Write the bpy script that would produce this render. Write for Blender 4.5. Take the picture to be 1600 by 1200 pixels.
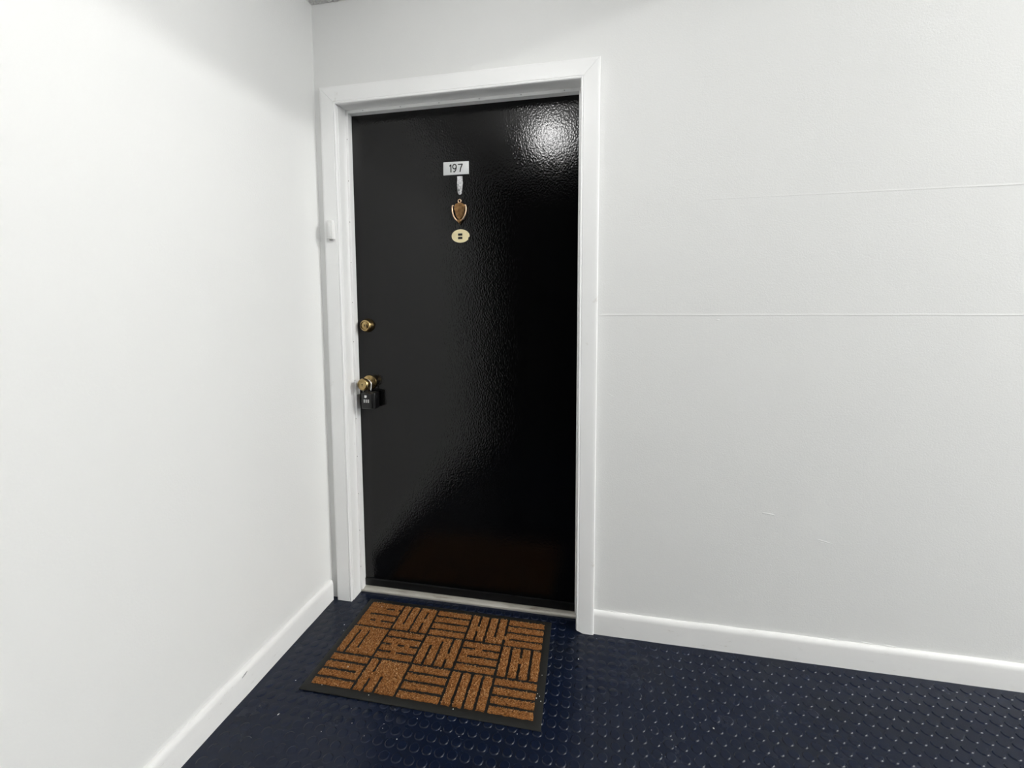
import bpy, bmesh, math, random
from mathutils import Vector, Matrix, noise

random.seed(7)
scene = bpy.context.scene
for o in list(bpy.data.objects):
    bpy.data.objects.remove(o)

# ---------------------------------------------------------------- camera
CAM = Vector((1.12152, -1.67592, 1.2523))
yaw, pitch, roll = -0.19808, -0.08166, -0.00375
fwd = Vector((math.sin(yaw) * math.cos(pitch), math.cos(yaw) * math.cos(pitch), math.sin(pitch)))
right = Vector((math.cos(yaw), -math.sin(yaw), 0))
up = right.cross(fwd)
r_ = right * math.cos(roll) + up * math.sin(roll)
u_ = up * math.cos(roll) - right * math.sin(roll)
cd = bpy.data.cameras.new('camera')
cam = bpy.data.objects.new('camera', cd)
scene.collection.objects.link(cam)
M = Matrix((r_, u_, -fwd)).transposed().to_4x4()
M.translation = CAM
cam.matrix_world = M
cd.sensor_fit = 'HORIZONTAL'
cd.sensor_width = 36
cd.lens = 698.686 / 1600 * 36
cd.shift_x = 6.04 / 1600
cd.shift_y = -60.16 / 1600
cd.clip_start = 0.02
scene.camera = cam

# ---------------------------------------------------------------- light and exposure
NEAR_LAMP = (0.82, -1.05, 2.42)      # flush ceiling lamp in front of the door
NEAR_WATTS = 11.4
FAR_LAMP = (7.0, -1.80, 3.71)        # hanging globe in the taller hall on the right
FAR_WATTS = 512.0
AMBIENT = 0.004
scene.view_settings.view_transform = 'Standard'
scene.view_settings.look = 'None'
scene.view_settings.gamma = 1
scene.view_settings.use_curve_mapping = False
scene.view_settings.exposure = 0.0
w = bpy.data.worlds.new('night')
scene.world = w
w.use_nodes = True
bg = w.node_tree.nodes['Background']
bg.inputs['Color'].default_value = (0.55, 0.65, 0.9, 1)
bg.inputs['Strength'].default_value = AMBIENT
scene.cycles.max_bounces = 10
scene.cycles.diffuse_bounces = 6


def point_light(name, loc, watts, radius, color):
    ld = bpy.data.lights.new(name, 'POINT')
    ld.energy = watts
    ld.shadow_soft_size = radius
    ld.color = color
    o = bpy.data.objects.new(name, ld)
    o.location = loc
    scene.collection.objects.link(o)
    return o


far_light = point_light('far_lamp_light', FAR_LAMP, FAR_WATTS, 0.13, (1.0, 0.993, 0.982))
near_light = point_light('near_lamp_light', (NEAR_LAMP[0], NEAR_LAMP[1], NEAR_LAMP[2] - 0.10), NEAR_WATTS, 0.09, (1.0, 0.993, 0.982))
FILL_LAMP = (4.6, -3.22, 1.95)          # added fill light for the upper walls, set on the opposite hall wall
FILL_WATTS = 62.0
fill_light = point_light('fill_lamp_light', FILL_LAMP, FILL_WATTS, 0.10, (1.0, 0.993, 0.982))

# ---------------------------------------------------------------- materials


def mat(name, color, rough=0.5, metal=0.0, spec=0.5, coat=0.0):
    m = bpy.data.materials.new(name)
    m.use_nodes = True
    b = m.node_tree.nodes['Principled BSDF']
    b.inputs['Base Color'].default_value = (*color, 1)
    b.inputs['Roughness'].default_value = rough
    b.inputs['Metallic'].default_value = metal
    b.inputs['Specular IOR Level'].default_value = spec
    b.inputs['Coat Weight'].default_value = coat
    return m, m.node_tree, b


def coords(nt, scale=(1, 1, 1), kind='Object'):
    t = nt.nodes.new('ShaderNodeTexCoord')
    mp = nt.nodes.new('ShaderNodeMapping')
    mp.inputs['Scale'].default_value = scale
    nt.links.new(t.outputs[kind], mp.inputs['Vector'])
    return mp.outputs['Vector']


def tex_noise(nt, vec, scale, detail=3, rough=0.5):
    n = nt.nodes.new('ShaderNodeTexNoise')
    n.inputs['Scale'].default_value = scale
    n.inputs['Detail'].default_value = detail
    n.inputs['Roughness'].default_value = rough
    nt.links.new(vec, n.inputs['Vector'])
    return n.outputs['Fac']


def ramp(nt, fac, stops):
    r = nt.nodes.new('ShaderNodeValToRGB')
    e = r.color_ramp.elements
    while len(e) < len(stops):
        e.new(0.5)
    for k, (p, c) in enumerate(stops):
        e[k].position = p
        e[k].color = (*c, 1) if len(c) == 3 else c
    nt.links.new(fac, r.inputs['Fac'])
    return r.outputs['Color']


def bump(nt, b, h, strength, dist, prev=None):
    n = nt.nodes.new('ShaderNodeBump')
    n.inputs['Strength'].default_value = strength
    n.inputs['Distance'].default_value = dist
    nt.links.new(h, n.inputs['Height'])
    if prev is not None:
        nt.links.new(prev, n.inputs['Normal'])
    nt.links.new(n.outputs['Normal'], b.inputs['Normal'])
    return n.outputs['Normal']


MT = {}
# wall paint: roller stipple
m, nt, b = mat('wall_paint', (0.80, 0.805, 0.795), 0.55, spec=0.25)
v = coords(nt)
n1 = bump(nt, b, tex_noise(nt, v, 170, 4, .65), 0.30, 0.0018)
bump(nt, b, tex_noise(nt, v, 9, 3), 0.12, 0.006, n1)
MT['wall'] = m
# glossy trim paint with faint scuffs and dirt
m, nt, b = mat('trim_paint', (0.84, 0.845, 0.84), 0.32, spec=0.4)
v = coords(nt)
bump(nt, b, tex_noise(nt, coords(nt, (1, 1, 0.25)), 120, 3, .6), 0.10, 0.001)
nt.links.new(ramp(nt, tex_noise(nt, v, 14, 6, .7), [(0.0, (0.52, 0.50, 0.46)), (0.27, (0.80, 0.79, 0.77)), (0.33, (0.90, 0.905, 0.90)), (1, (0.92, 0.92, 0.915))]), b.inputs['Base Color'])
MT['trim'] = m
m, nt, b = mat('baseboard_paint', (0.84, 0.84, 0.83), 0.36, spec=0.4)
v = coords(nt)
bump(nt, b, tex_noise(nt, v, 45, 4, .6), 0.16, 0.0018)
nt.links.new(ramp(nt, tex_noise(nt, coords(nt, (0.5, 0.5, 2)), 22, 8, .75), [(0.0, (0.40, 0.37, 0.33)), (0.30, (0.62, 0.60, 0.57)), (0.38, (0.86, 0.86, 0.85)), (1, (0.89, 0.89, 0.88))]), b.inputs['Base Color'])
MT['base'] = m
# popcorn ceiling
m, nt, b = mat('popcorn_ceiling', (0.78, 0.78, 0.77), 0.9, spec=0.1)
bump(nt, b, tex_noise(nt, coords(nt), 110, 4, .7), 0.9, 0.006)
MT['ceiling'] = m
# gloss black door paint, orange peel
m, nt, b = mat('black_gloss_paint', (0.0022, 0.0022, 0.0023), 0.09, spec=0.36)
n1 = bump(nt, b, tex_noise(nt, coords(nt, (1, 1, 0.7)), 180, 2, .5), 0.55, 0.0010)
bump(nt, b, tex_noise(nt, coords(nt, (1, 1, 0.6)), 40, 2), 0.10, 0.0016, n1)
MT['door'] = m
m, nt, b = mat('black_rubber_sweep', (0.004, 0.004, 0.0045), 0.35)
MT['sweep'] = m
# navy rubber floor
m, nt, b = mat('navy_rubber', (0.012, 0.019, 0.046), 0.30, spec=0.27)
v = coords(nt)
nt.links.new(ramp(nt, tex_noise(nt, v, 3.2, 5, .6), [(0.28, (0.0028, 0.0065, 0.020)), (0.5, (0.0052, 0.0095, 0.025)), (0.70, (0.0095, 0.0125, 0.021))]), b.inputs['Base Color'])
rr = ramp(nt, tex_noise(nt, v, 7, 5, .6), [(0.3, (.22, .22, .22)), (0.7, (.29, .29, .29))])
nt.links.new(rr, b.inputs['Roughness'])
bump(nt, b, tex_noise(nt, v, 420, 2, .5), 0.08, 0.0004)
MT['floor'] = m
# doormat rubber and coir
m, nt, b = mat('black_mat_rubber', (0.0115, 0.0118, 0.0105), 0.6, spec=0.3)
bump(nt, b, tex_noise(nt, coords(nt), 300, 4, .7), 0.5, 0.001)
MT['mat'] = m


def coir(name, stops, strands):
    m, nt, b = mat(name, stops[1][1], 0.85, spec=0.12)
    v = coords(nt)
    if strands:
        g = nt.nodes.new('ShaderNodeNewGeometry')
        f = g.outputs['Random Per Island']
    else:
        f = tex_noise(nt, v, 190, 4, .8)
        bump(nt, b, tex_noise(nt, v, 300, 5, .8), 1.0, 0.004)
    nt.links.new(ramp(nt, f, stops), b.inputs['Base Color'])
    return m


MT['coir'] = coir('coir', [(0.36, (0.055, 0.018, 0.006)), (0.5, (0.27, 0.105, 0.028)), (0.64, (0.42, 0.19, 0.062))], False)
MT['fibre'] = coir('coir_fibre', [(0.0, (0.10, 0.035, 0.009)), (0.45, (0.36, 0.155, 0.046)), (1.0, (0.72, 0.44, 0.21))], True)
# metals
m, nt, b = mat('antique_brass', (0.42, 0.30, 0.135), 0.27, 1.0)
nt.links.new(ramp(nt, tex_noise(nt, coords(nt), 60, 4), [(0.3, (0.33, 0.225, 0.09)), (0.7, (0.52, 0.39, 0.19))]), b.inputs['Base Color'])
MT['brass'] = m
m, nt, b = mat('copper_brass', (0.42, 0.235, 0.10), 0.34, 1.0)
nt.links.new(ramp(nt, tex_noise(nt, coords(nt), 90, 4), [(0.3, (0.20, 0.105, 0.045)), (0.7, (0.42, 0.25, 0.11))]), b.inputs['Base Color'])
MT['copper'] = m
MT['copper_light'] = mat('polished_copper_brass', (0.86, 0.60, 0.40), 0.3, 0.85)[0]
MT['steel'] = mat('bright_steel', (0.80, 0.80, 0.82), 0.16, 1.0)[0]
MT['screw'] = mat('dull_screw', (0.33, 0.33, 0.32), 0.5, 0.4)[0]
m, nt, b = mat('worn_threshold', (0.52, 0.51, 0.47), 0.40, 0.25)
nt.links.new(ramp(nt, tex_noise(nt, coords(nt, (0.35, 2, 2)), 16, 7, .7), [(0.30, (0.22, 0.18, 0.14)), (0.42, (0.42, 0.40, 0.35)), (0.70, (0.56, 0.55, 0.50))]), b.inputs['Base Color'])
bump(nt, b, tex_noise(nt, coords(nt), 70, 4), 0.3, 0.002)
MT['threshold'] = m
MT['ink'] = mat('black_ink', (0.004, 0.004, 0.004), 0.5)[0]
MT['hole'] = mat('dark_hole', (0.002, 0.002, 0.002), 0.7)[0]
MT['plate'] = mat('pale_grey_plastic', (0.66, 0.67, 0.67), 0.4)[0]
m, nt, b = mat('translucent_white_plastic', (0.62, 0.62, 0.62), 0.3)
nt.links.new(ramp(nt, tex_noise(nt, coords(nt), 170, 4, .7), [(0.36, (0.13, 0.13, 0.14)), (0.5, (0.60, 0.60, 0.61)), (1, (0.74, 0.74, 0.74))]), b.inputs['Base Color'])
MT['hook'] = m
MT['cream'] = mat('cream_enamel', (0.80, 0.70, 0.42), 0.35)[0]
MT['white'] = mat('white_plastic', (0.80, 0.80, 0.79), 0.35)[0]
m, nt, b = mat('black_textured_plastic', (0.006, 0.006, 0.0065), 0.33)
bump(nt, b, tex_noise(nt, coords(nt), 700, 2), 0.2, 0.0006)
MT['box'] = m
MT['mark'] = mat('white_print', (0.75, 0.75, 0.74), 0.5)[0]
MT['crumb'] = mat('white_crumb', (0.80, 0.79, 0.75), 0.7)[0]
m, nt, b = mat('lamp_glass', (0.9, 0.9, 0.9), 0.4)
b.inputs['Emission Color'].default_value = (1, .985, .965, 1)
b.inputs['Emission Strength'].default_value = 6.0
MT['lamp'] = m
MT['concrete'] = mat('pale_hall_paint', (0.55, 0.55, 0.54), 0.8)[0]

# ---------------------------------------------------------------- helpers
C = scene.collection


def link(name, bm, material, parent=None, smooth=False, angle=None):
    me = bpy.data.meshes.new(name)
    bmesh.ops.recalc_face_normals(bm, faces=bm.faces)
    bm.to_mesh(me)
    bm.free()
    if smooth:
        for p in me.polygons:
            p.use_smooth = True
        if angle:
            me.set_sharp_from_angle(angle=math.radians(angle))
    me.materials.append(material)
    o = bpy.data.objects.new(name, me)
    C.objects.link(o)
    if parent is not None:
        o.parent = parent
    return o


def empty(name, loc):
    o = bpy.data.objects.new(name, None)
    o.empty_display_size = 0.05
    o.location = loc
    C.objects.link(o)
    return o


def tag(o, label=None, cat=None, group=None, kind=None):
    for k, v in (('label', label), ('category', cat), ('group', group), ('kind', kind)):
        if v:
            o[k] = v
    return o


def box(bm, lo, hi, bev=0.0, seg=2):
    r = bmesh.ops.create_cube(bm, size=1)
    lo, hi = Vector(lo), Vector(hi)
    for v in r['verts']:
        v.co = Vector((lo[k] + (v.co[k] + .5) * (hi[k] - lo[k]) for k in range(3)))
    if bev > 0:
        es = list({e for v in r['verts'] for e in v.link_edges})
        bmesh.ops.bevel(bm, geom=es, offset=bev, segments=seg, affect='EDGES', profile=0.5)
    return bm


def lathe(bm, prof, seg, M):
    """prof: (radius, height) pairs along local z; M puts it in place."""
    rings = []
    for r, h in prof:
        if r < 1e-6:
            rings.append([bm.verts.new(M @ Vector((0, 0, h)))])
        else:
            rings.append([bm.verts.new(M @ Vector((r * math.cos(2 * math.pi * k / seg), r * math.sin(2 * math.pi * k / seg), h))) for k in range(seg)])
    for a, c in zip(rings, rings[1:]):
        for k in range(seg):
            k2 = (k + 1) % seg
            if len(a) == 1 and len(c) == 1:
                continue
            if len(a) == 1:
                bm.faces.new((a[0], c[k], c[k2]))
            elif len(c) == 1:
                bm.faces.new((a[k], c[0], a[k2]))
            else:
                bm.faces.new((a[k], c[k], c[k2], a[k2]))
    return bm


def extrude_path(bm, profile, stations):
    """profile: list of 2-D points (closed); stations: function list mapping (u, v) -> Vector."""
    rings = [[bm.verts.new(s(u, v)) for u, v in profile] for s in stations]
    n = len(profile)
    for a, c in zip(rings, rings[1:]):
        for k in range(n):
            k2 = (k + 1) % n
            bm.faces.new((a[k], a[k2], c[k2], c[k]))
    bm.faces.new(rings[0])
    bm.faces.new(list(reversed(rings[-1])))
    return bm


def tube(bm, pts, rad, seg=10):
    pts = [Vector(p) for p in pts]
    rads = rad if isinstance(rad, (list, tuple)) else [rad] * len(pts)
    rings = []
    nrm = None
    for i, p in enumerate(pts):
        t = (pts[min(i + 1, len(pts) - 1)] - pts[max(i - 1, 0)]).normalized()
        if nrm is None:
            a = Vector((0, 0, 1)) if abs(t.z) < .9 else Vector((1, 0, 0))
            nrm = t.cross(a).normalized()
        nrm = (nrm - t * nrm.dot(t)).normalized()
        bi = t.cross(nrm)
        rings.append([bm.verts.new(p + (nrm * math.cos(2 * math.pi * k / seg) + bi * math.sin(2 * math.pi * k / seg)) * rads[i]) for k in range(seg)])
    for a, c in zip(rings, rings[1:]):
        for k in range(seg):
            k2 = (k + 1) % seg
            bm.faces.new((a[k], a[k2], c[k2], c[k]))
    bm.faces.new(list(reversed(rings[0])))
    bm.faces.new(rings[-1])
    return bm


def slab(bm, outline, y0, y1, bev=0.0, seg=2):
    """outline in (x, z), solid between y0 (front, nearer the viewer) and y1."""
    f = [bm.verts.new((x, y0, z)) for x, z in outline]
    k = [bm.verts.new((x, y1, z)) for x, z in outline]
    ff = bm.faces.new(f)
    bm.faces.new(list(reversed(k)))
    n = len(f)
    for i in range(n):
        bm.faces.new((f[i], k[i], k[(i + 1) % n], f[(i + 1) % n]))
    if bev:
        bmesh.ops.bevel(bm, geom=list(ff.edges), offset=bev, segments=seg, affect='EDGES', profile=0.5)
    return bm


FRONT = Matrix.Rotation(math.radians(90), 4, 'X')     # local +z -> world -y (out of the door)


def at(x, y, z, R=FRONT):
    return Matrix.Translation((x, y, z)) @ R


# ---------------------------------------------------------------- measures (metres)
GL, CW, PC = 0.0320, 0.0680, 0.020          # gap to left wall, casing width, casing thickness
JL, JR = 0.1015, 1.0560                      # inner faces of the jambs
HT = 2.0600                                  # underside of head jamb
CO_R = 1.1200                                # outer edge of right casing
D = 0.0787                                   # door face
DL, DR, DT = 0.1125, 1.0440, 2.0470          # visible edges of the leaf
ZC = 2.447                                   # ceiling
XC = 1.93                                    # where the low ceiling ends
BH, BT = 0.0905, 0.0144                      # baseboard
YB = -2.35                                   # open side of the landing
XF = 9.0

# ---------------------------------------------------------------- floor
bm = bmesh.new()
box(bm, (-0.15, YB, -0.12), (XF, 0.30, 0.0))
box(bm, (2.5, -3.40, -0.12), (XF, YB, 0.0))
floor = tag(link('floor', bm, MT['floor']), 'navy blue studded rubber floor of the landing', None, None, 'structure')

P = 0.0377
SX, SY = 0.6212, -0.4945
MATQ = [(0.1734, 0.0122), (0.9557, 0.0115), (0.9707, -0.4546), (0.1676, -0.4593)]


def stud_verts(wear_and_light):
    seg = 20
    h = 0.0024 * wear_and_light
    r0 = 0.0153
    prof = [(r0, 0.0), (r0 - 0.0010, 0.54 * h), (r0 - 0.0026, h)]
    return prof, seg, h


def wear_and_light_at(x, y):
    k = 1.0
    k *= 0.16 + 0.84 * min(1, max(0, (x - 0.24) / 0.42))  # left studs flattened to imitate relief lost to the light's angle
    d = math.hypot((x - 1.17) / 0.12, (y + 0.12) / 0.14)
    k *= 0.35 + 0.65 * min(1, max(0, d - 0.3))
    return max(0.10, k * (0.98 + 0.16 * noise.noise(Vector((x * 6, y * 6, 0)))))


def inside_mat(x, y, m_):
    return 0.172 + m_ < x < 0.955 - m_ and -0.455 + m_ < y < 0.0 - m_


def pix(pnt):
    d = Vector(pnt) - CAM
    z = d.dot(fwd)
    return 793.96 + 698.7 * d.dot(r_) / z, 539.84 - 698.7 * d.dot(u_) / z, z


near, rest = [], []
for i in range(-18, 62):
    for j in range(-30, 15):
        x, y = SX + i * P, SY - j * P
        if x < 0.03 or x > 2.9 or y > 0.045 or y < -0.95:
            continue
        if y > -0.030 and not (0.125 < x < 1.035):
            continue
        if inside_mat(x, y, 0.02):
            continue
        px, py, z = pix((x, y, 0))
        if -30 < px < 1640 and py < 1225:
            near.append((z, x, y))
        else:
            rest.append((x, y))
near.sort()
rest += [(x, y) for _, x, y in near[300:]]
near = near[:300]
stud_mesh = None
for z, x, y in near:
    if stud_mesh is None:
        bm = bmesh.new()
        prof, seg, h = stud_verts(1.0)
        lathe(bm, prof + [(0, h)], seg, Matrix())
        o = link('stud', bm, MT['floor'], floor, True, 30)
        stud_mesh = o.data
    else:
        o = bpy.data.objects.new('stud', stud_mesh)
        C.objects.link(o)
        o.parent = floor
    o.location = (x, y, 0)
    o.scale = (1, 1, wear_and_light_at(x, y))
bm = bmesh.new()
for x, y in rest:
    prof, seg, h = stud_verts(wear_and_light_at(x, y))
    lathe(bm, prof + [(0, h)], 16, Matrix.Translation((x, y, 0)))
tag(link('small_studs', bm, MT['floor'], floor, True, 30), kind='stuff')

# ---------------------------------------------------------------- walls
bm = bmesh.new()
box(bm, (-0.15, YB, -0.12), (0.0, 0.30, 4.2))
tag(link('wall_left', bm, MT['wall']), 'plain white painted wall meeting the door wall at the corner', None, None, 'structure')

bm = bmesh.new()
box(bm, (0.0, 0.0, HT + 0.02), (XF, 0.16, 4.2))
box(bm, (0.0, 0.0, 0.0), (JL - 0.02, 0.16, HT + 0.02))
box(bm, (JR + 0.02, 0.0, 0.0), (XF, 0.16, HT + 0.02))
wall_back = tag(link('wall_back', bm, MT['wall']), 'white painted plaster wall around and beyond the black door', None, None, 'structure')


def seam(name, pts, hgt, wid, wob, fade=0.0):
    """A raised plaster ridge along pts [(x, z)] on the door wall."""
    bm = bmesh.new()
    rows = []
    n = len(pts)
    for i, (x, z) in enumerate(pts):
        q = noise.noise(Vector((x * 11, z * 3, 1.3)))
        z2 = z + wob * q
        h = hgt * (0.55 + 0.6 * abs(noise.noise(Vector((x * 7, 4, z)))))
        if fade:
            h *= min(1, (i + .3) / (n * fade))
        h *= min(1, (i + .05) / 3) * min(1, (n - 1 - i + .05) / 3)
        rows.append([bm.verts.new((x, 0.0003, z2 + wid * 1.8)), bm.verts.new((x, -h * .55, z2 + wid * .8)), bm.verts.new((x, -h, z2 + wid * .15)),
                     bm.verts.new((x, -h * .45, z2 - wid * .10)), bm.verts.new((x, 0.0003, z2 - wid * .25))])
    for a, c in zip(rows, rows[1:]):
        for k in range(4):
            bm.faces.new((a[k], a[k + 1], c[k + 1], c[k]))
    return link(name, bm, MT['wall'], wall_back, True)


seam('plaster_seam', [(CO_R + 0.004 + k * 0.008, 1.2262 - 0.0006 * k / 180) for k in range(190)], 0.0013, 0.0045, 0.0016)
seam('plaster_seam', [(1.46 + k * 0.008, 1.6230 + 0.0002 * k / 100) for k in range(150)], 0.0012, 0.0045, 0.0012, 0.8)
seam('plaster_dent', [(1.700 + k * 0.003, 0.527 - 0.00004 * (k - 3) ** 2) for k in range(15)], 0.0022, 0.003, 0.001)
seam('plaster_dent', [(1.875 + k * 0.003, 0.449 - 0.0007 * k) for k in range(18)], 0.0016, 0.002, 0.001)
seam('plaster_dent', [(1.885 + k * 0.003, 0.439 - 0.0004 * k) for k in range(9)], 0.0016, 0.002, 0.001)
seam('plaster_crack', [(1.152 + k * 0.004, 0.942 - 0.0020 * k) for k in range(10)], 0.0010, 0.0015, 0.003)
seam('plaster_dent', [(1.527 + k * 0.002, 1.210) for k in range(8)], 0.0016, 0.0015, 0.001)

bm = bmesh.new()
box(bm, (2.5, -3.55, -0.12), (XF, -3.40, 4.2))  # unseen wall added to bounce lamp light back onto the landing
tag(link('bounce_wall_front', bm, MT['wall']), 'unseen white hall wall opposite, behind the viewer, added to bounce light', None, None, 'structure')
bm = bmesh.new()
box(bm, (XF, -3.55, -0.12), (XF + .15, 0.16, 4.2))  # unseen end wall, added as a second bounce surface
tag(link('bounce_wall_right', bm, MT['wall']), 'unseen white end wall of the taller hall, added to bounce light', None, None, 'structure')

for xa, n, zz in ((1.165, 14, .0925), (1.235, 10, .0915), (1.93, 8, .0925), (2.03, 9, .0925), (2.10, 10, .0915)):
    seam('paint_ridge', [(xa + k * 0.005, zz - .0003 * k) for k in range(n)], 0.0042, 0.0022, 0.0020)

# low ceiling over the landing, taller hall beyond its edge
bm = bmesh.new()
box(bm, (0.0, YB, ZC), (XC, 0.0, ZC + 0.22))
ceiling = tag(link('ceiling', bm, MT['ceiling']), 'white popcorn textured ceiling over the door landing', None, None, 'structure')
bm = bmesh.new()
for k in range(2600):
    x, y = random.uniform(0.002, 0.55), -random.random() ** 1.5 * 0.35 - 0.002
    r = random.uniform(0.0014, 0.0036)
    q = bmesh.ops.create_icosphere(bm, subdivisions=1, radius=r, matrix=Matrix.Translation((x, y, ZC - r * .3)))
tag(link('popcorn_grains', bm, MT['ceiling'], ceiling, True), kind='stuff')

# ---------------------------------------------------------------- baseboards
def base_profile():
    pts = [(0, 0), (BT, 0)]
    for k in range(9):
        a = k / 8 * math.pi / 2
        pts.append((BT - 0.0125 * (1 - math.cos(a)), BH - 0.020 + 0.020 * math.sin(a)))
    pts.append((0, BH))
    return pts


def lump(s, a, f):
    return a * noise.noise(Vector((s * f, 2.2, 7.7)))


bm = bmesh.new()
xs = [CO_R - 0.001 + k * 0.02 for k in range(80)] + [2.8, 4, 6, XF]
extrude_path(bm, base_profile(), [
    (lambda x: (lambda u, v: Vector((x, -u * (1 + lump(x, .10, 9)), v + (lump(x, .0022, 7) if v > .05 else 0)))))(x) for x in xs])
tag(link('baseboard_back', bm, MT['base'], None, True, 32), 'white baseboard with rounded scuffed top, right of the door', None, None, 'structure')
bm = bmesh.new()
ys = [-0.018, -0.020] + [-0.022 - k * 0.02 for k in range(70)] + [YB]
extrude_path(bm, base_profile(), [
    (lambda i, y: (lambda u, v: Vector((u * (0.86 if i == 0 else 1 + lump(y, .10, 9)), y, (v * (0.985 if i == 0 else 1)) + (lump(y, .0022, 7) if v > .05 else 0)))))(i, y) for i, y in enumerate(ys)])
bl = tag(link('baseboard_left', bm, MT['base'], None, True, 32), 'white baseboard with nicks along the wall beside the doormat', None, None, 'structure')


# ---------------------------------------------------------------- door frame (trim_1)
frame = tag(empty('trim_1', (0.58, 0.0, 0.0)), 'white painted wooden door frame with mitred casing around the black door', None, None, 'structure')
frame.parent = None


def put(o, root):
    """Parent at world place."""
    o.parent = root
    o.matrix_parent_inverse = Matrix.Translation(-Vector(root.location)) if root.parent is None else Matrix()
    return o


def cas_prof():
    # (across from outer 0 to inner CW, out from wall)
    return [(0, 0), (0, PC - 0.004), (0.0012, PC - 0.0012), (0.004, PC), (0.012, PC + .0003), (0.040, PC), (CW - 0.011, PC - 0.0005),
            (CW - 0.0095, PC - 0.0022), (CW - 0.008, PC - 0.0005), (CW - 0.004, PC + 0.0004), (CW - 0.0012, PC - 0.0012), (CW, PC - 0.004), (CW, 0)]


XL0, XR0, ZT0 = GL, CO_R, HT + CW - 0.004
# side casings with mitred tops
bm = bmesh.new()
extrude_path(bm, cas_prof(), [lambda u, v: Vector((XL0 + u, -v, 0.0015)), lambda u, v: Vector((XL0 + u + .0006, -v, 1.0)), lambda u, v: Vector((XL0 + u, -v, ZT0 - u - .0004))])
put(link('side_casing', bm, MT['trim'], None, True, 30), frame)
bm = bmesh.new()
extrude_path(bm, cas_prof(), [lambda u, v: Vector((XR0 - u, -v, max(0.0, u - 0.040) ** 1.5 * 2.6)), lambda u, v: Vector((XR0 - u, -v, 1.0)), lambda u, v: Vector((XR0 - u, -v, ZT0 + .0010 - u - .0004))])
put(link('side_casing', bm, MT['trim'], None, True, 30), frame)
bm = bmesh.new()
extrude_path(bm, cas_prof(), [lambda u, v: Vector((XL0 + u + .0004, -v, ZT0 - u)), lambda u, v: Vector((XR0 - u - .0004, -v, ZT0 + .0010 - u))])
put(link('head_casing', bm, MT['trim'], None, True, 30), frame)
# jambs (set back 4 mm from the casing's edge)
bm = bmesh.new()
box(bm, (JL - 0.022, -0.004, 0.0), (JL, 0.16, HT + 0.02), 0.001)
put(link('side_jamb', bm, MT['trim']), frame)
bm = bmesh.new()
box(bm, (JR, -0.004, 0.012), (JR + 0.022, 0.16, HT + 0.02), 0.001)
put(link('side_jamb', bm, MT['trim']), frame)
bm = bmesh.new()
box(bm, (JL - 0.02, -0.004, HT), (JR + 0.02, 0.16, HT + 0.022), 0.001)
put(link('head_jamb', bm, MT['trim']), frame)
# weatherstrips in front of the leaf with their screws
SF = 0.0500
strips = [((JL, SF, 0.012), (DL, D + .001, HT), 'v'), ((DR, SF, 0.028), (JR, D + .001, HT), 'w'), ((DL, SF, DT), (DR, D + .001, HT), 'h')]
for lo, hi, k in strips:
    bm = bmesh.new()
    box(bm, lo, hi, 0.0015, 2)
    s = link('weatherstrip', bm, MT['trim'])
    put(s, frame)
    n = 12 if k in 'vw' else 6
    for q in range(n):
        bm = bmesh.new()
        if k == 'h':
            c = (0.18 + q * 0.162, SF, (DT + HT) / 2)
        else:
            c = ((lo[0] + hi[0]) / 2, SF, 0.12 + q * 0.166)
        lathe(bm, [(0.0019, -0.0004), (0.0019, 0.0003), (0.0013, 0.0007), (0, 0.0005)], 10, at(*c))
        sc = link('screw', bm, MT['screw'], None, True)
        sc.parent = s

# threshold
bm = bmesh.new()
th = [(0.0560, 0.0), (0.0545, 0.006), (0.0565, 0.0098), (0.064, 0.0135), (0.078, 0.0185), (0.16, 0.019), (0.16, 0.0)]
extrude_path(bm, th, [lambda u, v: Vector((JL + .0005, u, v)), lambda u, v: Vector((0.5, u + .001, v)), lambda u, v: Vector((JR - .0005, u + .002, v))])
tag(link('trim_2', bm, MT['threshold'], None, True, 50), 'worn pale metal threshold under the black door', None, None, 'structure')

# ---------------------------------------------------------------- door (door_1)
door = tag(empty('door_1', (0.58, D, 0.02)), 'glossy black entrance door with brass hardware and number 197', None, None, 'structure')
bm = bmesh.new()
box(bm, (JL + 0.003, D, 0.054), (JR - 0.003, D + 0.045, HT - 0.003), 0.0015, 2)
put(link('door_leaf', bm, MT['door']), door)
bm = bmesh.new()
box(bm, (JL + 0.003, D - 0.004, 0.0195), (JR - 0.003, D + 0.040, 0.0525), 0.0015, 2)
put(tag(link('door_sweep', bm, MT['sweep']), 'black rubber sweep'), door)


def sub(o, part):
    o.parent = part
    return o


# number plate with raised-print digits
bm = bmesh.new()
slab(bm, [(0.5084, 1.7853), (0.6136, 1.7850), (0.6136, 1.8342), (0.5088, 1.8360)], D - 0.0035, D, 0.0008)
plate = put(tag(link('number_plate', bm, MT['plate'], None, True, 30), 'pale grey plate reading 197'), door)


def stroke(bm, pts, wd, y0, y1):
    """Flat ribbon stroke in the x-z plane with thickness."""
    L, R = [], []
    n = len(pts)
    for i in range(n):
        a = Vector(pts[max(i - 1, 0)])
        c = Vector(pts[min(i + 1, n - 1)])
        t = (c - a).normalized()
        nn = Vector((-t.y, t.x)) * wd / 2
        p = Vector(pts[i])
        L.append(p + nn)
        R.append(p - nn)
    for i in range(n - 1):
        q = [L[i], L[i + 1], R[i + 1], R[i]]
        f = [bm.verts.new((v.x, y0, v.y)) for v in q]
        k = [bm.verts.new((v.x, y1, v.y)) for v in q]
        bm.faces.new(f)
        bm.faces.new(list(reversed(k)))
        for s in range(4):
            bm.faces.new((f[s], k[s], k[(s + 1) % 4], f[(s + 1) % 4]))


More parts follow.
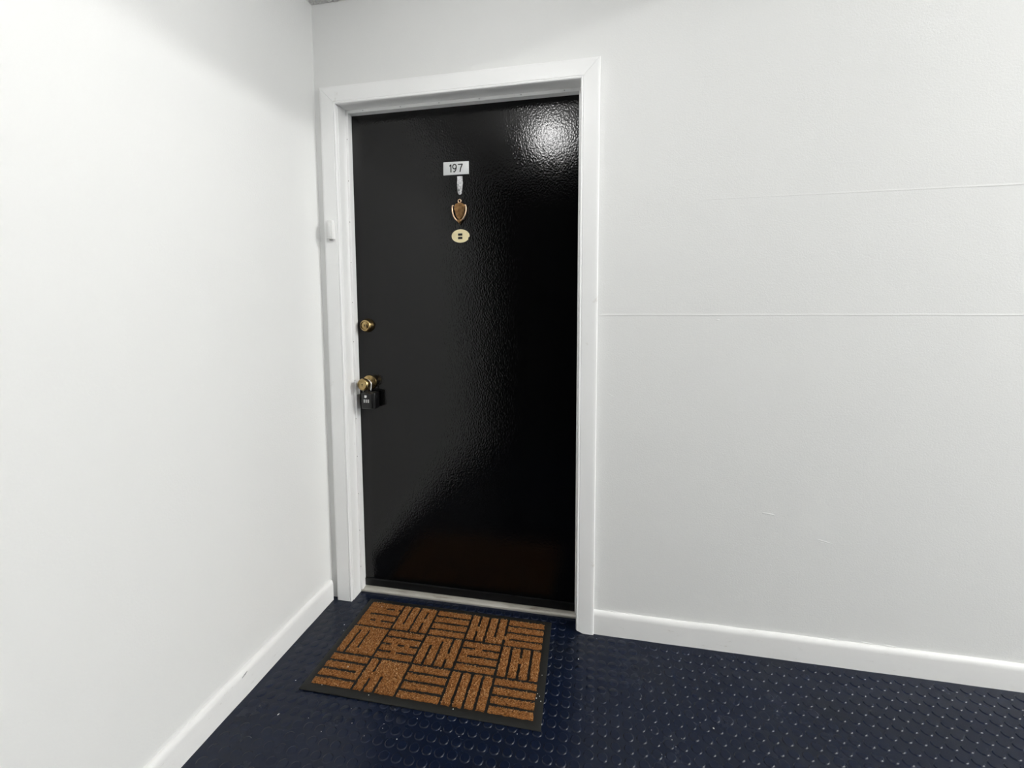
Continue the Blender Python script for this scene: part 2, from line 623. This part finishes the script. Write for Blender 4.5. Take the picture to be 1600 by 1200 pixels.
zb, dh = 1.7945, 0.0310
yy = (D - 0.0041, D - 0.0034)
bm = bmesh.new()                                                   # 1
stroke(bm, [(0.5405, zb), (0.5405, zb + dh)], 0.0046, *yy)
stroke(bm, [(0.5405, zb + dh - .001), (0.5345, zb + dh * .78)], 0.0040, *yy)
sub(link('digit_one', bm, MT['ink']), plate)
bm = bmesh.new()                                                   # 9
cx9, cz9, rx, rz = 0.5555, zb + dh * .70, 0.0072, dh * .28
stroke(bm, [(cx9 + rx * math.cos(2 * math.pi * k / 24), cz9 + rz * math.sin(2 * math.pi * k / 24)) for k in range(25)], 0.0042, *yy)
stroke(bm, [(cx9 + rx, cz9), (cx9 + rx * .96, cz9 - dh * .2), (cx9 + rx * .6, cz9 - dh * .45), (cx9 + rx * .0, zb + .0012), (cx9 - rx * .75, zb + .003)], 0.0042, *yy)
sub(link('digit_nine', bm, MT['ink']), plate)
bm = bmesh.new()                                                   # 7
stroke(bm, [(0.5695, zb + dh - .0020), (0.5890, zb + dh - .0015)], 0.0042, *yy)
stroke(bm, [(0.5882, zb + dh - .001), (0.5812, zb + dh * .5), (0.5780, zb)], 0.0044, *yy)
sub(link('digit_seven', bm, MT['ink']), plate)
bm = bmesh.new()
stroke(bm, [(0.6045, 1.7915), (0.6075, 1.7915)], 0.0015, *yy)
sub(link('plate_mark', bm, MT['screw']), plate)

# adhesive hook
bm = bmesh.new()
o_ = [(0.5655, 1.7785), (0.5655, 1.760), (0.5645, 1.742), (0.5672, 1.722)]
o_ += [(0.5755 + 0.0080 * math.cos(a), 1.7150 + 0.0085 * math.sin(a)) for a in [math.pi + k * math.pi / 8 for k in range(9)]]
o_ += [(0.5852, 1.728), (0.5880, 1.752), (0.5862, 1.7785)]
slab(bm, list(reversed(o_)), D - 0.004, D, 0.0012)
hook = put(tag(link('adhesive_hook', bm, MT['hook'], None, True, 40), 'scuffed translucent white adhesive hook'), door)
bm = bmesh.new()
tube(bm, [(0.5755, D - 0.003, 1.745), (0.5753, D - 0.010, 1.730), (0.5755, D - 0.015, 1.722), (0.5757, D - 0.017, 1.726), (0.5758, D - 0.0175, 1.733)], [0.0055, .0045, .004, .0035, .0028], 8)
sub(link('hook_lip', bm, MT['hook'], None, True), hook)

# knocker
KX = 0.5750
knock = put(tag(empty('door_knocker', (0, 0, 0)), 'coppery brass shield door knocker'), door)
knock.location = (0, 0, 0)
half = [(0, 1.6770), (.008, 1.6745), (.013, 1.6695), (.0225, 1.6660), (.0235, 1.6585), (.0200, 1.6520), (.0195, 1.6380), (.0160, 1.6250), (.0100, 1.6140), (0, 1.6085)]
shield = [(KX + a, c) for a, c in half] + [(KX - a, c) for a, c in reversed(half[1:-1])]
bm = bmesh.new()
slab(bm, list(reversed(shield)), D - 0.008, D, 0.0030, 3)
sub(link('shield_plate', bm, MT['copper'], None, True, 50), knock)
bm = bmesh.new()
tube(bm, [(KX + 0.006 * math.cos(a), D - 0.005, 1.6815 + 0.006 * math.sin(a)) for a in [math.radians(-90 + k * 30) for k in range(13)]], 0.0022, 8)
sub(link('top_loop', bm, MT['copper_light'], None, True), knock)
bm = bmesh.new()
pts = [(-.0235, 1.6640), (-.0278, 1.6620), (-.0288, 1.6530), (-.0280, 1.6400), (-.0240, 1.6250), (-.0160, 1.6110), (-.0070, 1.6030), (0, 1.6010)]
pts = pts + [(-a, c) for a, c in reversed(pts[:-1])]
tube(bm, [(KX + a, D - 0.012, c) for a, c in pts], 0.0026, 8)
sub(tag(link('swing_ring', bm, MT['copper_light'], None, True), 'polished ring'), knock)
bm = bmesh.new()
slab(bm, list(reversed([(KX - .0115, 1.6080), (KX + .0115, 1.6080), (KX + .006, 1.5990), (KX, 1.5905), (KX - .006, 1.5990)])), D - 0.016, D - .0005, 0.003, 3)
sub(link('striker', bm, MT['copper'], None, True, 50), knock)

# oval plate with two square holes and a chipped rim
bm = bmesh.new()
o_ = []
for k in range(48):
    a = 2 * math.pi * k / 48
    s = 1.0
    deg = math.degrees(a)
    if 335 < deg < 352:
        s = 0.90
    o_.append((0.5765 + 0.0372 * s * math.cos(a), 1.5447 + 0.0262 * s * math.sin(a)))
slab(bm, list(reversed(o_)), D - 0.003, D, 0.0008)
oval = put(tag(link('viewer_plate', bm, MT['cream'], None, True, 30), 'oval cream plate with a chipped edge'), door)
for z0 in (1.5505, 1.5368):
    bm = bmesh.new()
    box(bm, (0.5665, D - 0.0034, z0 - .0045), (0.5845, D - 0.0015, z0 + .0045))
    sub(link('square_hole', bm, MT['hole']), oval)

# deadbolt
LX, LZ = 0.1588, 1.1845
dead = put(tag(empty('deadbolt', (0, 0, 0)), 'brass deadbolt cylinder'), door)
bm = bmesh.new()
lathe(bm, [(0.0300, 0), (0.0302, 0.003), (0.0296, 0.006), (0.0245, 0.020), (0.0225, 0.0245), (0.0200, 0.0258), (0.0178, 0.0250), (0.0170, 0.0215), (0, 0.0215)], 40, at(LX, D, LZ))
sub(link('collar', bm, MT['brass'], None, True, 40), dead)
bm = bmesh.new()
lathe(bm, [(0.0140, 0.018), (0.0140, 0.0262), (0.0128, 0.0272), (0, 0.0272)], 32, at(LX, D, LZ))
sub(link('lock_cylinder', bm, MT['brass'], None, True, 40), dead)
bm = bmesh.new()
lathe(bm, [(0.0026, 0.0270), (0.0026, 0.0276), (0, 0.0276)], 14, at(LX, D, LZ + .002))
box(bm, (LX - .0010, D - .0276, LZ - .006), (LX + .0010, D - .027, LZ + .002))
sub(link('keyhole', bm, MT['hole']), dead)

# knob
KZ = 0.9386
NX = 0.1610
knob = put(tag(empty('door_knob', (0, 0, 0)), 'brass door knob with keyhole'), door)
bm = bmesh.new()
lathe(bm, [(0.0325, 0), (0.0328, 0.002), (0.0310, 0.006), (0.0240, 0.009), (0.0175, 0.0105), (0.0150, 0.0125), (0.0, 0.0125)], 44, at(NX, D, KZ))
sub(link('rosette', bm, MT['brass'], None, True, 40), knob)
bm = bmesh.new()
lathe(bm, [(0.0115, 0.010), (0.0110, 0.026), (0.0130, 0.032), (0.0205, 0.038), (0.0252, 0.046), (0.0262, 0.053), (0.0250, 0.060), (0.0215, 0.0655), (0.0185, 0.067), (0.0165, 0.0660), (0.0, 0.0660)], 44, at(NX, D, KZ))
sub(link('knob', bm, MT['brass'], None, True, 40), knob)
bm = bmesh.new()
lathe(bm, [(0.0026, 0.0655), (0.0026, 0.0664), (0, 0.0664)], 14, at(NX, D, KZ + .001))
box(bm, (NX - .0010, D - .0664, KZ - .007), (NX + .0010, D - .0658, KZ + .001))
sub(link('keyhole', bm, MT['hole']), knob)

# ---------------------------------------------------------------- key lock box hanging on the knob
BX0, BX1, BY0, BY1, BZ0, BZ1 = 0.1450, 0.2080, 0.0230, 0.0700, 0.8330, 0.9030
lb = tag(empty('key_lock_box', ((BX0 + BX1) / 2, (BY0 + BY1) / 2, BZ0)), 'black combination key lock box hanging by its steel shackle from the brass knob', 'lock box')
bm = bmesh.new()
box(bm, (BX0, BY0 + .006, BZ0), (BX1, BY1, BZ1), 0.004, 3)
put(link('body', bm, MT['box'], None, True, 40), lb)
bm = bmesh.new()
box(bm, (BX0 + .004, BY0, BZ0 + .004), (BX1 - .0095, BY0 + .008, BZ1 - .003), 0.002, 2)
front = put(link('front_cover', bm, MT['box'], None, True, 40), lb)


def subl(o, part):
    o.parent = part
    return o


xm = (BX0 + BX1) / 2 - .003
bm = bmesh.new()
slab(bm, [(xm - .009, .8830), (xm - .001, .8825), (xm - .001, .8850), (xm + .001, .8850), (xm + .001, .8925), (xm - .0085, .8935)], BY0 - .0012, BY0 + .001)
subl(tag(link('release_button', bm, MT['mark']), 'white button'), front)
for k in range(3):
    bm = bmesh.new()
    box(bm, (xm - .0130 + k * .0092, BY0 - .0012, .8620), (xm - .0080 + k * .0092, BY0 + .001, .8750), .0005, 1)
    wl = subl(tag(link('number_wheel', bm, MT['mark']), 'white number wheel'), front)
bm = bmesh.new()
for k in range(3):
    for q in range(2):
        box(bm, (xm - .0112 + k * .0092, BY0 - .0016, .8650 + q * .0045), (xm - .0096 + k * .0092, BY0 - .0010, .8685 + q * .0045))
subl(link('wheel_marks', bm, MT['ink']), front)
bm = bmesh.new()
SYK = 0.0500          # shackle rides on the neck of the knob
sx0, sx1 = NX - 0.0165 + .008, NX + 0.0165 + .008
arc = [(NX + .004 + 0.0165 * math.cos(a), SYK, 0.9370 + 0.0165 * math.sin(a)) for a in [math.pi - k * math.pi / 12 for k in range(13)]]
tube(bm, [(arc[0][0], SYK - .004, 0.900), (arc[0][0], SYK - .002, 0.920)] + arc + [(arc[-1][0], SYK - .002, 0.920), (arc[-1][0], SYK - .004, 0.900)], 0.0035, 10)
put(tag(link('shackle', bm, MT['steel'], None, True), 'bright steel shackle'), lb)

# ---------------------------------------------------------------- sensor on the left casing
sn = tag(empty('door_sensor', (0.0680, -PC, 1.53)), 'small white plastic sensor stuck on the door frame beside the corner', 'sensor')
bm = bmesh.new()
o_ = [(0.0545, 1.5330), (0.0815, 1.5330), (0.0815, 1.5990), (0.0775, 1.6080), (0.0585, 1.6080), (0.0545, 1.5990)]
slab(bm, o_, -PC - 0.0200, -PC - 0.0002, 0.0035, 3)
body = put(link('housing', bm, MT['white'], None, True, 40), sn)
bm = bmesh.new()
box(bm, (0.0615, -PC - 0.0225, 1.5420), (0.0745, -PC - 0.0190, 1.5990), 0.0012, 2)
o = put(link('cover_ridge', bm, MT['white'], None, True, 40), sn)
bm = bmesh.new()
box(bm, (0.0640, -PC - 0.0150, 1.5285), (0.0740, -PC - 0.0030, 1.5335), 0.001, 1)
put(tag(link('bottom_tab', bm, MT['screw']), 'grey tab'), sn)

# ---------------------------------------------------------------- doormat
MZ = 0.0022
dm = tag(empty('doormat', (0.57, -0.22, MZ)), 'brown coir doormat in a basket weave pattern with a black rubber border', 'doormat')


def mq(s, t):
    """Mat coordinates: s 0..1 along the door, t 0..1 away from it."""
    a, b_, c, d = [Vector(q) for q in MATQ]
    p = a * (1 - s) * (1 - t) + b_ * s * (1 - t) + c * s * t + d * (1 - s) * t
    return p


bm = bmesh.new()
NS, NT = 40, 26
TH = 0.0050


def grid_v(s, t, z):
    p = mq(s, t)
    wv = 0.0008 * noise.noise(Vector((p.x * 9, p.y * 9, 0)))
    return bm.verts.new((p.x, p.y, MZ + z + wv))


def ax(n, e):
    return [0, e] + [e + (1 - 2 * e) * k / n for k in range(1, n)] + [1 - e, 1]


ss, ts = ax(NS, 0.006), ax(NT, 0.010)
G = [[grid_v(s, t, TH if 0 < i < len(ss) - 1 and 0 < j < len(ts) - 1 else TH * .45) for j, t in enumerate(ts)] for i, s in enumerate(ss)]
for i in range(len(ss) - 1):
    for j in range(len(ts) - 1):
        bm.faces.new((G[i][j], G[i + 1][j], G[i + 1][j + 1], G[i][j + 1]))
rim = [G[i][0] for i in range(len(ss))] + [G[-1][j] for j in range(1, len(ts))] + [G[i][-1] for i in range(len(ss) - 2, -1, -1)] + [G[0][j] for j in range(len(ts) - 2, 0, -1)]
low = [bm.verts.new((v.co.x, v.co.y, MZ)) for v in rim]
for k in range(len(rim)):
    k2 = (k + 1) % len(rim)
    bm.faces.new((rim[k], low[k], low[k2], rim[k2]))
bm.faces.new(low)
put(tag(link('rubber_base', bm, MT['mat'], None, True, 50), 'black rubber base and border'), dm)

S0, S1, T0, T1 = 0.0270, 0.9720, 0.0430, 0.9560
CS, CT = (S1 - S0) / 5, (T1 - T0) / 3
LS, LT = 0.792, 0.469            # metres per unit s, t
bars = []
for row in range(3):
    for col in range(5):
        horiz = (row + col) % 2 == 0
        s0, t0 = S0 + col * CS, T0 + row * CT
        gs, gt = 0.0112 / LS, 0.0135 / LT
        for k in range(4):
            if horiz:
                h = CT / 4
                bars.append((s0 + gs * .45, s0 + CS - gs * .45, t0 + h * k + gt * .42, t0 + h * (k + 1) - gt * .42, True, row, col, k))
            else:
                h = CS / 4
                bars.append((s0 + h * k + gs * .42, s0 + h * (k + 1) - gs * .42, t0 + gt * .45, t0 + CT - gt * .45, False, row, col, k))
# tufts that bridge neighbouring bars: (row, col, k, from, to)
tufts = [(0, 0, 0, 0.0, .55), (0, 0, 0, .80, .92), (0, 0, 1, 0.0, .15), (0, 0, 2, .0, .28), (0, 0, 2, .45, .60), (1, 0, 2, .0, 1.0), (1, 0, 1, .82, 1.0), (1, 0, 0, .0, .12), (1, 0, 1, .0, .1),
         (0, 1, 0, .78, 1.0), (0, 1, 2, .0, .12), (0, 1, 2, .45, .60), (1, 1, 1, .25, .42), (1, 1, 1, .62, .76), (1, 1, 2, .35, .5), (1, 2, 0, .0, .30), (1, 2, 2, .55, .72), (1, 2, 1, .02, .12), (0, 3, 0, .45, .62), (0, 3, 2, .8, 1.0),
         (1, 3, 0, .35, .55), (1, 3, 1, .0, .2), (1, 4, 1, .35, .5), (2, 1, 2, .0, 1.0), (2, 1, 0, .42, .60), (2, 1, 1, .0, .5), (2, 0, 1, .88, 1.0), (0, 4, 2, .0, .1), (0, 3, 3, .7, .8)]
BHT = 0.0044
fib = bmesh.new()
FV = []


def add_bar(name, s0, s1, t0, t1, horiz, seed):
    bm = bmesh.new()
    na, nb = (40, 8) if horiz else (8, 40)
    if (s1 - s0) * LS < .05 and horiz:
        na = 8
    if (t1 - t0) * LT < .05 and not horiz:
        nb = 8
    cx_, cy_ = mq((s0 + s1) / 2, (t0 + t1) / 2)
    g = []
    for i in range(na + 1):
        rowv = []
        for j in range(nb + 1):
            a, c = i / na, j / nb
            s, t = s0 + (s1 - s0) * a, t0 + (t1 - t0) * c
            edge = min(min(a, 1 - a) * (s1 - s0) * LS, min(c, 1 - c) * (t1 - t0) * LT)
            p = mq(s, t)
            jx = 0.0024 * noise.noise(Vector((p.x * 95, p.y * 95, seed)))
            jy = 0.0024 * noise.noise(Vector((p.x * 95, p.y * 95, seed + 9)))
            hz = BHT * (0.45 if edge < 1e-5 else (0.88 if edge < .004 else 1.0)) + 0.0026 * noise.noise(Vector((p.x * 150, p.y * 150, seed + 3)))
            rowv.append(bm.verts.new((p.x + jx - cx_, p.y + jy - cy_, hz)))
        g.append(rowv)
    for i in range(na):
        for j in range(nb):
            bm.faces.new((g[i][j], g[i + 1][j], g[i + 1][j + 1], g[i][j + 1]))
    rim = [g[i][0] for i in range(na + 1)] + [g[-1][j] for j in range(1, nb + 1)] + [g[i][-1] for i in range(na - 1, -1, -1)] + [g[0][j] for j in range(nb - 1, 0, -1)]
    low = [bm.verts.new((v.co.x, v.co.y, 0)) for v in rim]
    for k in range(len(rim)):
        k2 = (k + 1) % len(rim)
        bm.faces.new((rim[k], low[k], low[k2], rim[k2]))
    o = link(name, bm, MT['coir'], None, True, 60)
    o.location = (cx_, cy_, MZ + TH)
    o.parent = dm
    o.matrix_parent_inverse = Matrix.Translation(-Vector(dm.location))
    # loose fibres on this bar
    area = (s1 - s0) * LS * (t1 - t0) * LT
    for _ in range(int(area * 80000)):
        s, t = random.uniform(s0 + .002, s1 - .002), random.uniform(t0 + .003, t1 - .003)
        p = mq(s, t)
        z = MZ + TH + BHT + random.uniform(-0.0018, 0.0009)
        a = random.gauss(0 if horiz else math.pi / 2, 0.8)
        ln = random.uniform(0.003, 0.0075)
        el = random.gauss(0.25, 0.4)
        d = Vector((math.cos(a) * math.cos(el), math.sin(a) * math.cos(el), math.sin(el) * .6))
        sd = Vector((-math.sin(a), math.cos(a), 0)) * random.uniform(0.00035, 0.0008)
        b0 = Vector((p.x, p.y, z))
        mid = b0 + d * ln * .5 + Vector((0, 0, 0.0008))
        e = b0 + d * ln
        FV.append((b0 - sd, b0 + sd, mid + sd, mid - sd, e))


for n, (s0, s1, t0, t1, hz, row, col, k) in enumerate(bars):
    add_bar('coir_bar', s0, s1, t0, t1, hz, n * 1.7)
for n, (row, col, k, f0, f1) in enumerate(tufts):
    m_ = [q for q in bars if q[5:] == (row, col, k)][0]
    s0, s1, t0, t1, hz = m_[:5]
    if hz:
        add_bar('coir_tuft', s0 + (s1 - s0) * f0, s0 + (s1 - s0) * f1, t1 - .006, t1 + 0.0135 / LT * .84 + .006, True, 50 + n)
    else:
        add_bar('coir_tuft', s1 - .004, s1 + 0.0112 / LS * .84 + .004, t0 + (t1 - t0) * f0, t0 + (t1 - t0) * f1, False, 50 + n)
verts, faces = [], []
for q in FV:
    i = len(verts)
    verts += [tuple(v) for v in q]
    faces += [(i, i + 1, i + 2, i + 3), (i + 3, i + 2, i + 4)]
me = bpy.data.meshes.new('coir_fibres')
me.from_pydata(verts, [], faces)
me.materials.append(MT['fibre'])
o = bpy.data.objects.new('coir_fibres', me)
C.objects.link(o)
put(tag(o, kind='stuff'), dm)
fib.free()

# ---------------------------------------------------------------- crumbs and scraps on floor and mat


def crumb(x, y, z, size, ratio, ang, name='crumb'):
    bm = bmesh.new()
    bmesh.ops.create_icosphere(bm, subdivisions=1, radius=1)
    for v in bm.verts:
        v.co *= 1 + .35 * noise.noise(v.co * 1.7 + Vector((x * 50, y * 50, 0)))
        v.co = Vector((v.co.x * size, v.co.y * size * ratio, v.co.z * size * min(ratio, .5)))
    o = link(name, bm, MT['crumb'])
    o.rotation_euler = (0, 0, ang)
    o.location = (x, y, z + size * min(ratio, .5) * .8)
    return o


def floor_pt(px, py, z):
    d = fwd * 698.7 + r_ * (px - 793.96) + u_ * (539.84 - py)
    t = (z - CAM.z) / d.z
    return CAM + d * t


big = [(435, 1116, .0042, .32, 1.1, 'white paper sliver on the floor near the left baseboard', 'paper_scrap', 'scrap'),
       (1115, 1138.5, .0032, .6, -.8, 'largest white flake among the floor studs in front of the right wall', 'paint_flake', 'flake'),
       (904, 1030, .0022, .8, .3, 'white flake on the floor just right of the doormat', 'paint_flake', 'flake'),
       (462, 1063, .0021, .6, .6, 'white flake beside the near left corner of the doormat', 'paint_flake', 'flake'),
       (538, 976, .0026, .5, .5, 'white flake on the floor beside the left doormat edge', 'paint_flake', 'flake')]
for px, py, sz, ra, an, lab, nm, cat in big:
    p = floor_pt(px, py, 0.002)
    tag(crumb(p.x, p.y, 0.002 if px > 600 else .0008, sz, ra, an, nm), lab, cat)
small = [(482, 1122), (549, 1107), (550, 1130), (502, 1143), (600, 1131), (598, 1138), (617, 1108), (569, 1150), (620, 1155), (652, 1123), (689, 1142), (717, 1151), (808, 1147),
         (1018, 1141), (1050, 1156), (1056, 1167), (1065, 1154), (1034, 1179), (932, 998), (1094, 1129), (1064, 1029), (537, 985), (650, 945)]
for k, (px, py) in enumerate(small):
    p = floor_pt(px, py, 0.002)
    if inside_mat(p.x, p.y, -.004):
        continue
    tag(crumb(p.x, p.y, .0018, random.uniform(.0009, .0015), random.uniform(.6, 1), random.uniform(0, 3)),
        'tiny white crumb lying on the navy studded floor', 'crumb', 'tiny crumbs on the floor')
mats = [(590, 941), (597, 947.5), (650, 1009.5), (544, 1042), (708, 1108), (503, 1070), (528, 1071), (843, 1088), (838, 1091), (840, 1084), (845, 1096), (847, 1055), (576, 1086)]
for k, (px, py) in enumerate(mats):
    onrub = px > 835 or (px, py) in ((708, 1108), (503, 1070), (576, 1086))
    z = MZ + TH + (.0004 if onrub else BHT + .0012)
    p = floor_pt(px, py, z)
    tag(crumb(p.x, p.y, z - .0004, random.uniform(.0012, .0020), random.uniform(.5, 1), random.uniform(0, 3)),
        'tiny white crumb caught on the brown doormat', 'crumb', 'tiny crumbs on the doormat')

# baseboard nick
bm = bmesh.new()
tube(bm, [(BT - .0012, -0.500, 0.078), (BT + .0002, -0.512, 0.0765), (BT - .0002, -0.524, 0.0735), (BT - .0015, -0.532, 0.073)], [.0008, .0022, .0018, .0006], 6)
o = link('nick', bm, MT['screw'], bl, True)

# ---------------------------------------------------------------- lamps (out of the picture)
nl = tag(empty('ceiling_lamp', (NEAR_LAMP[0], NEAR_LAMP[1], ZC)), 'flush round white ceiling lamp above the doormat', 'lamp')
bm = bmesh.new()
lathe(bm, [(0.075, ZC - .001), (0.075, ZC - .03), (0.070, ZC - .045), (0.0, ZC - .045)], 48, Matrix.Translation((NEAR_LAMP[0], NEAR_LAMP[1], 0)))
put(link('lamp_rim', bm, MT['white'], None, True, 40), nl)
bm = bmesh.new()
lathe(bm, [(0.060, ZC - .050), (0.060, ZC - .052), (0, ZC - .053)], 48, Matrix.Translation((NEAR_LAMP[0], NEAR_LAMP[1], 0)))
put(link('diffuser', bm, MT['lamp'], None, True, 40), nl)
wl_ = tag(empty('added_fill_lamp', (FILL_LAMP[0], -3.40, FILL_LAMP[2])), 'unseen small white wall lamp added in the taller hall as fill light', 'lamp')  # body for the added fill light, no lamp known here
bm = bmesh.new()
box(bm, (FILL_LAMP[0] - .06, -3.40, FILL_LAMP[2] - .09), (FILL_LAMP[0] + .06, -3.385, FILL_LAMP[2] + .09), .004, 2)
put(link('fill_lamp_plate', bm, MT['white'], None, True, 40), wl_)
bm = bmesh.new()
tube(bm, [(FILL_LAMP[0], -3.386, FILL_LAMP[2] - .06), (FILL_LAMP[0], -3.34, FILL_LAMP[2] - .07)], .012, 10)
put(link('fill_lamp_arm', bm, MT['screw'], None, True, 40), wl_)
fl = tag(empty('hanging_lamp', FAR_LAMP), 'white globe lamp hanging in the taller hall', 'lamp')
bm = bmesh.new()
tube(bm, [(FAR_LAMP[0], FAR_LAMP[1], FAR_LAMP[2] + .13), (FAR_LAMP[0], FAR_LAMP[1], 4.2)], 0.008, 8)
put(link('lamp_rod', bm, MT['screw'], None, True), fl)
bm = bmesh.new()
lathe(bm, [(0.0, FAR_LAMP[2] + .150), (0.06, FAR_LAMP[2] + .150), (0.06, FAR_LAMP[2] + .130), (0, FAR_LAMP[2] + .130)], 24, Matrix.Translation((FAR_LAMP[0], FAR_LAMP[1], 0)))
put(link('lamp_cap', bm, MT['screw'], None, True, 40), fl)
bm = bmesh.new()
box(bm, (XC, -3.55, 4.2), (XF, 0.16, 4.35))
tag(link('trim_3', bm, MT['concrete']), 'high ceiling slab of the taller hall', None, None, 'structure')

bpy.context.view_layer.update()
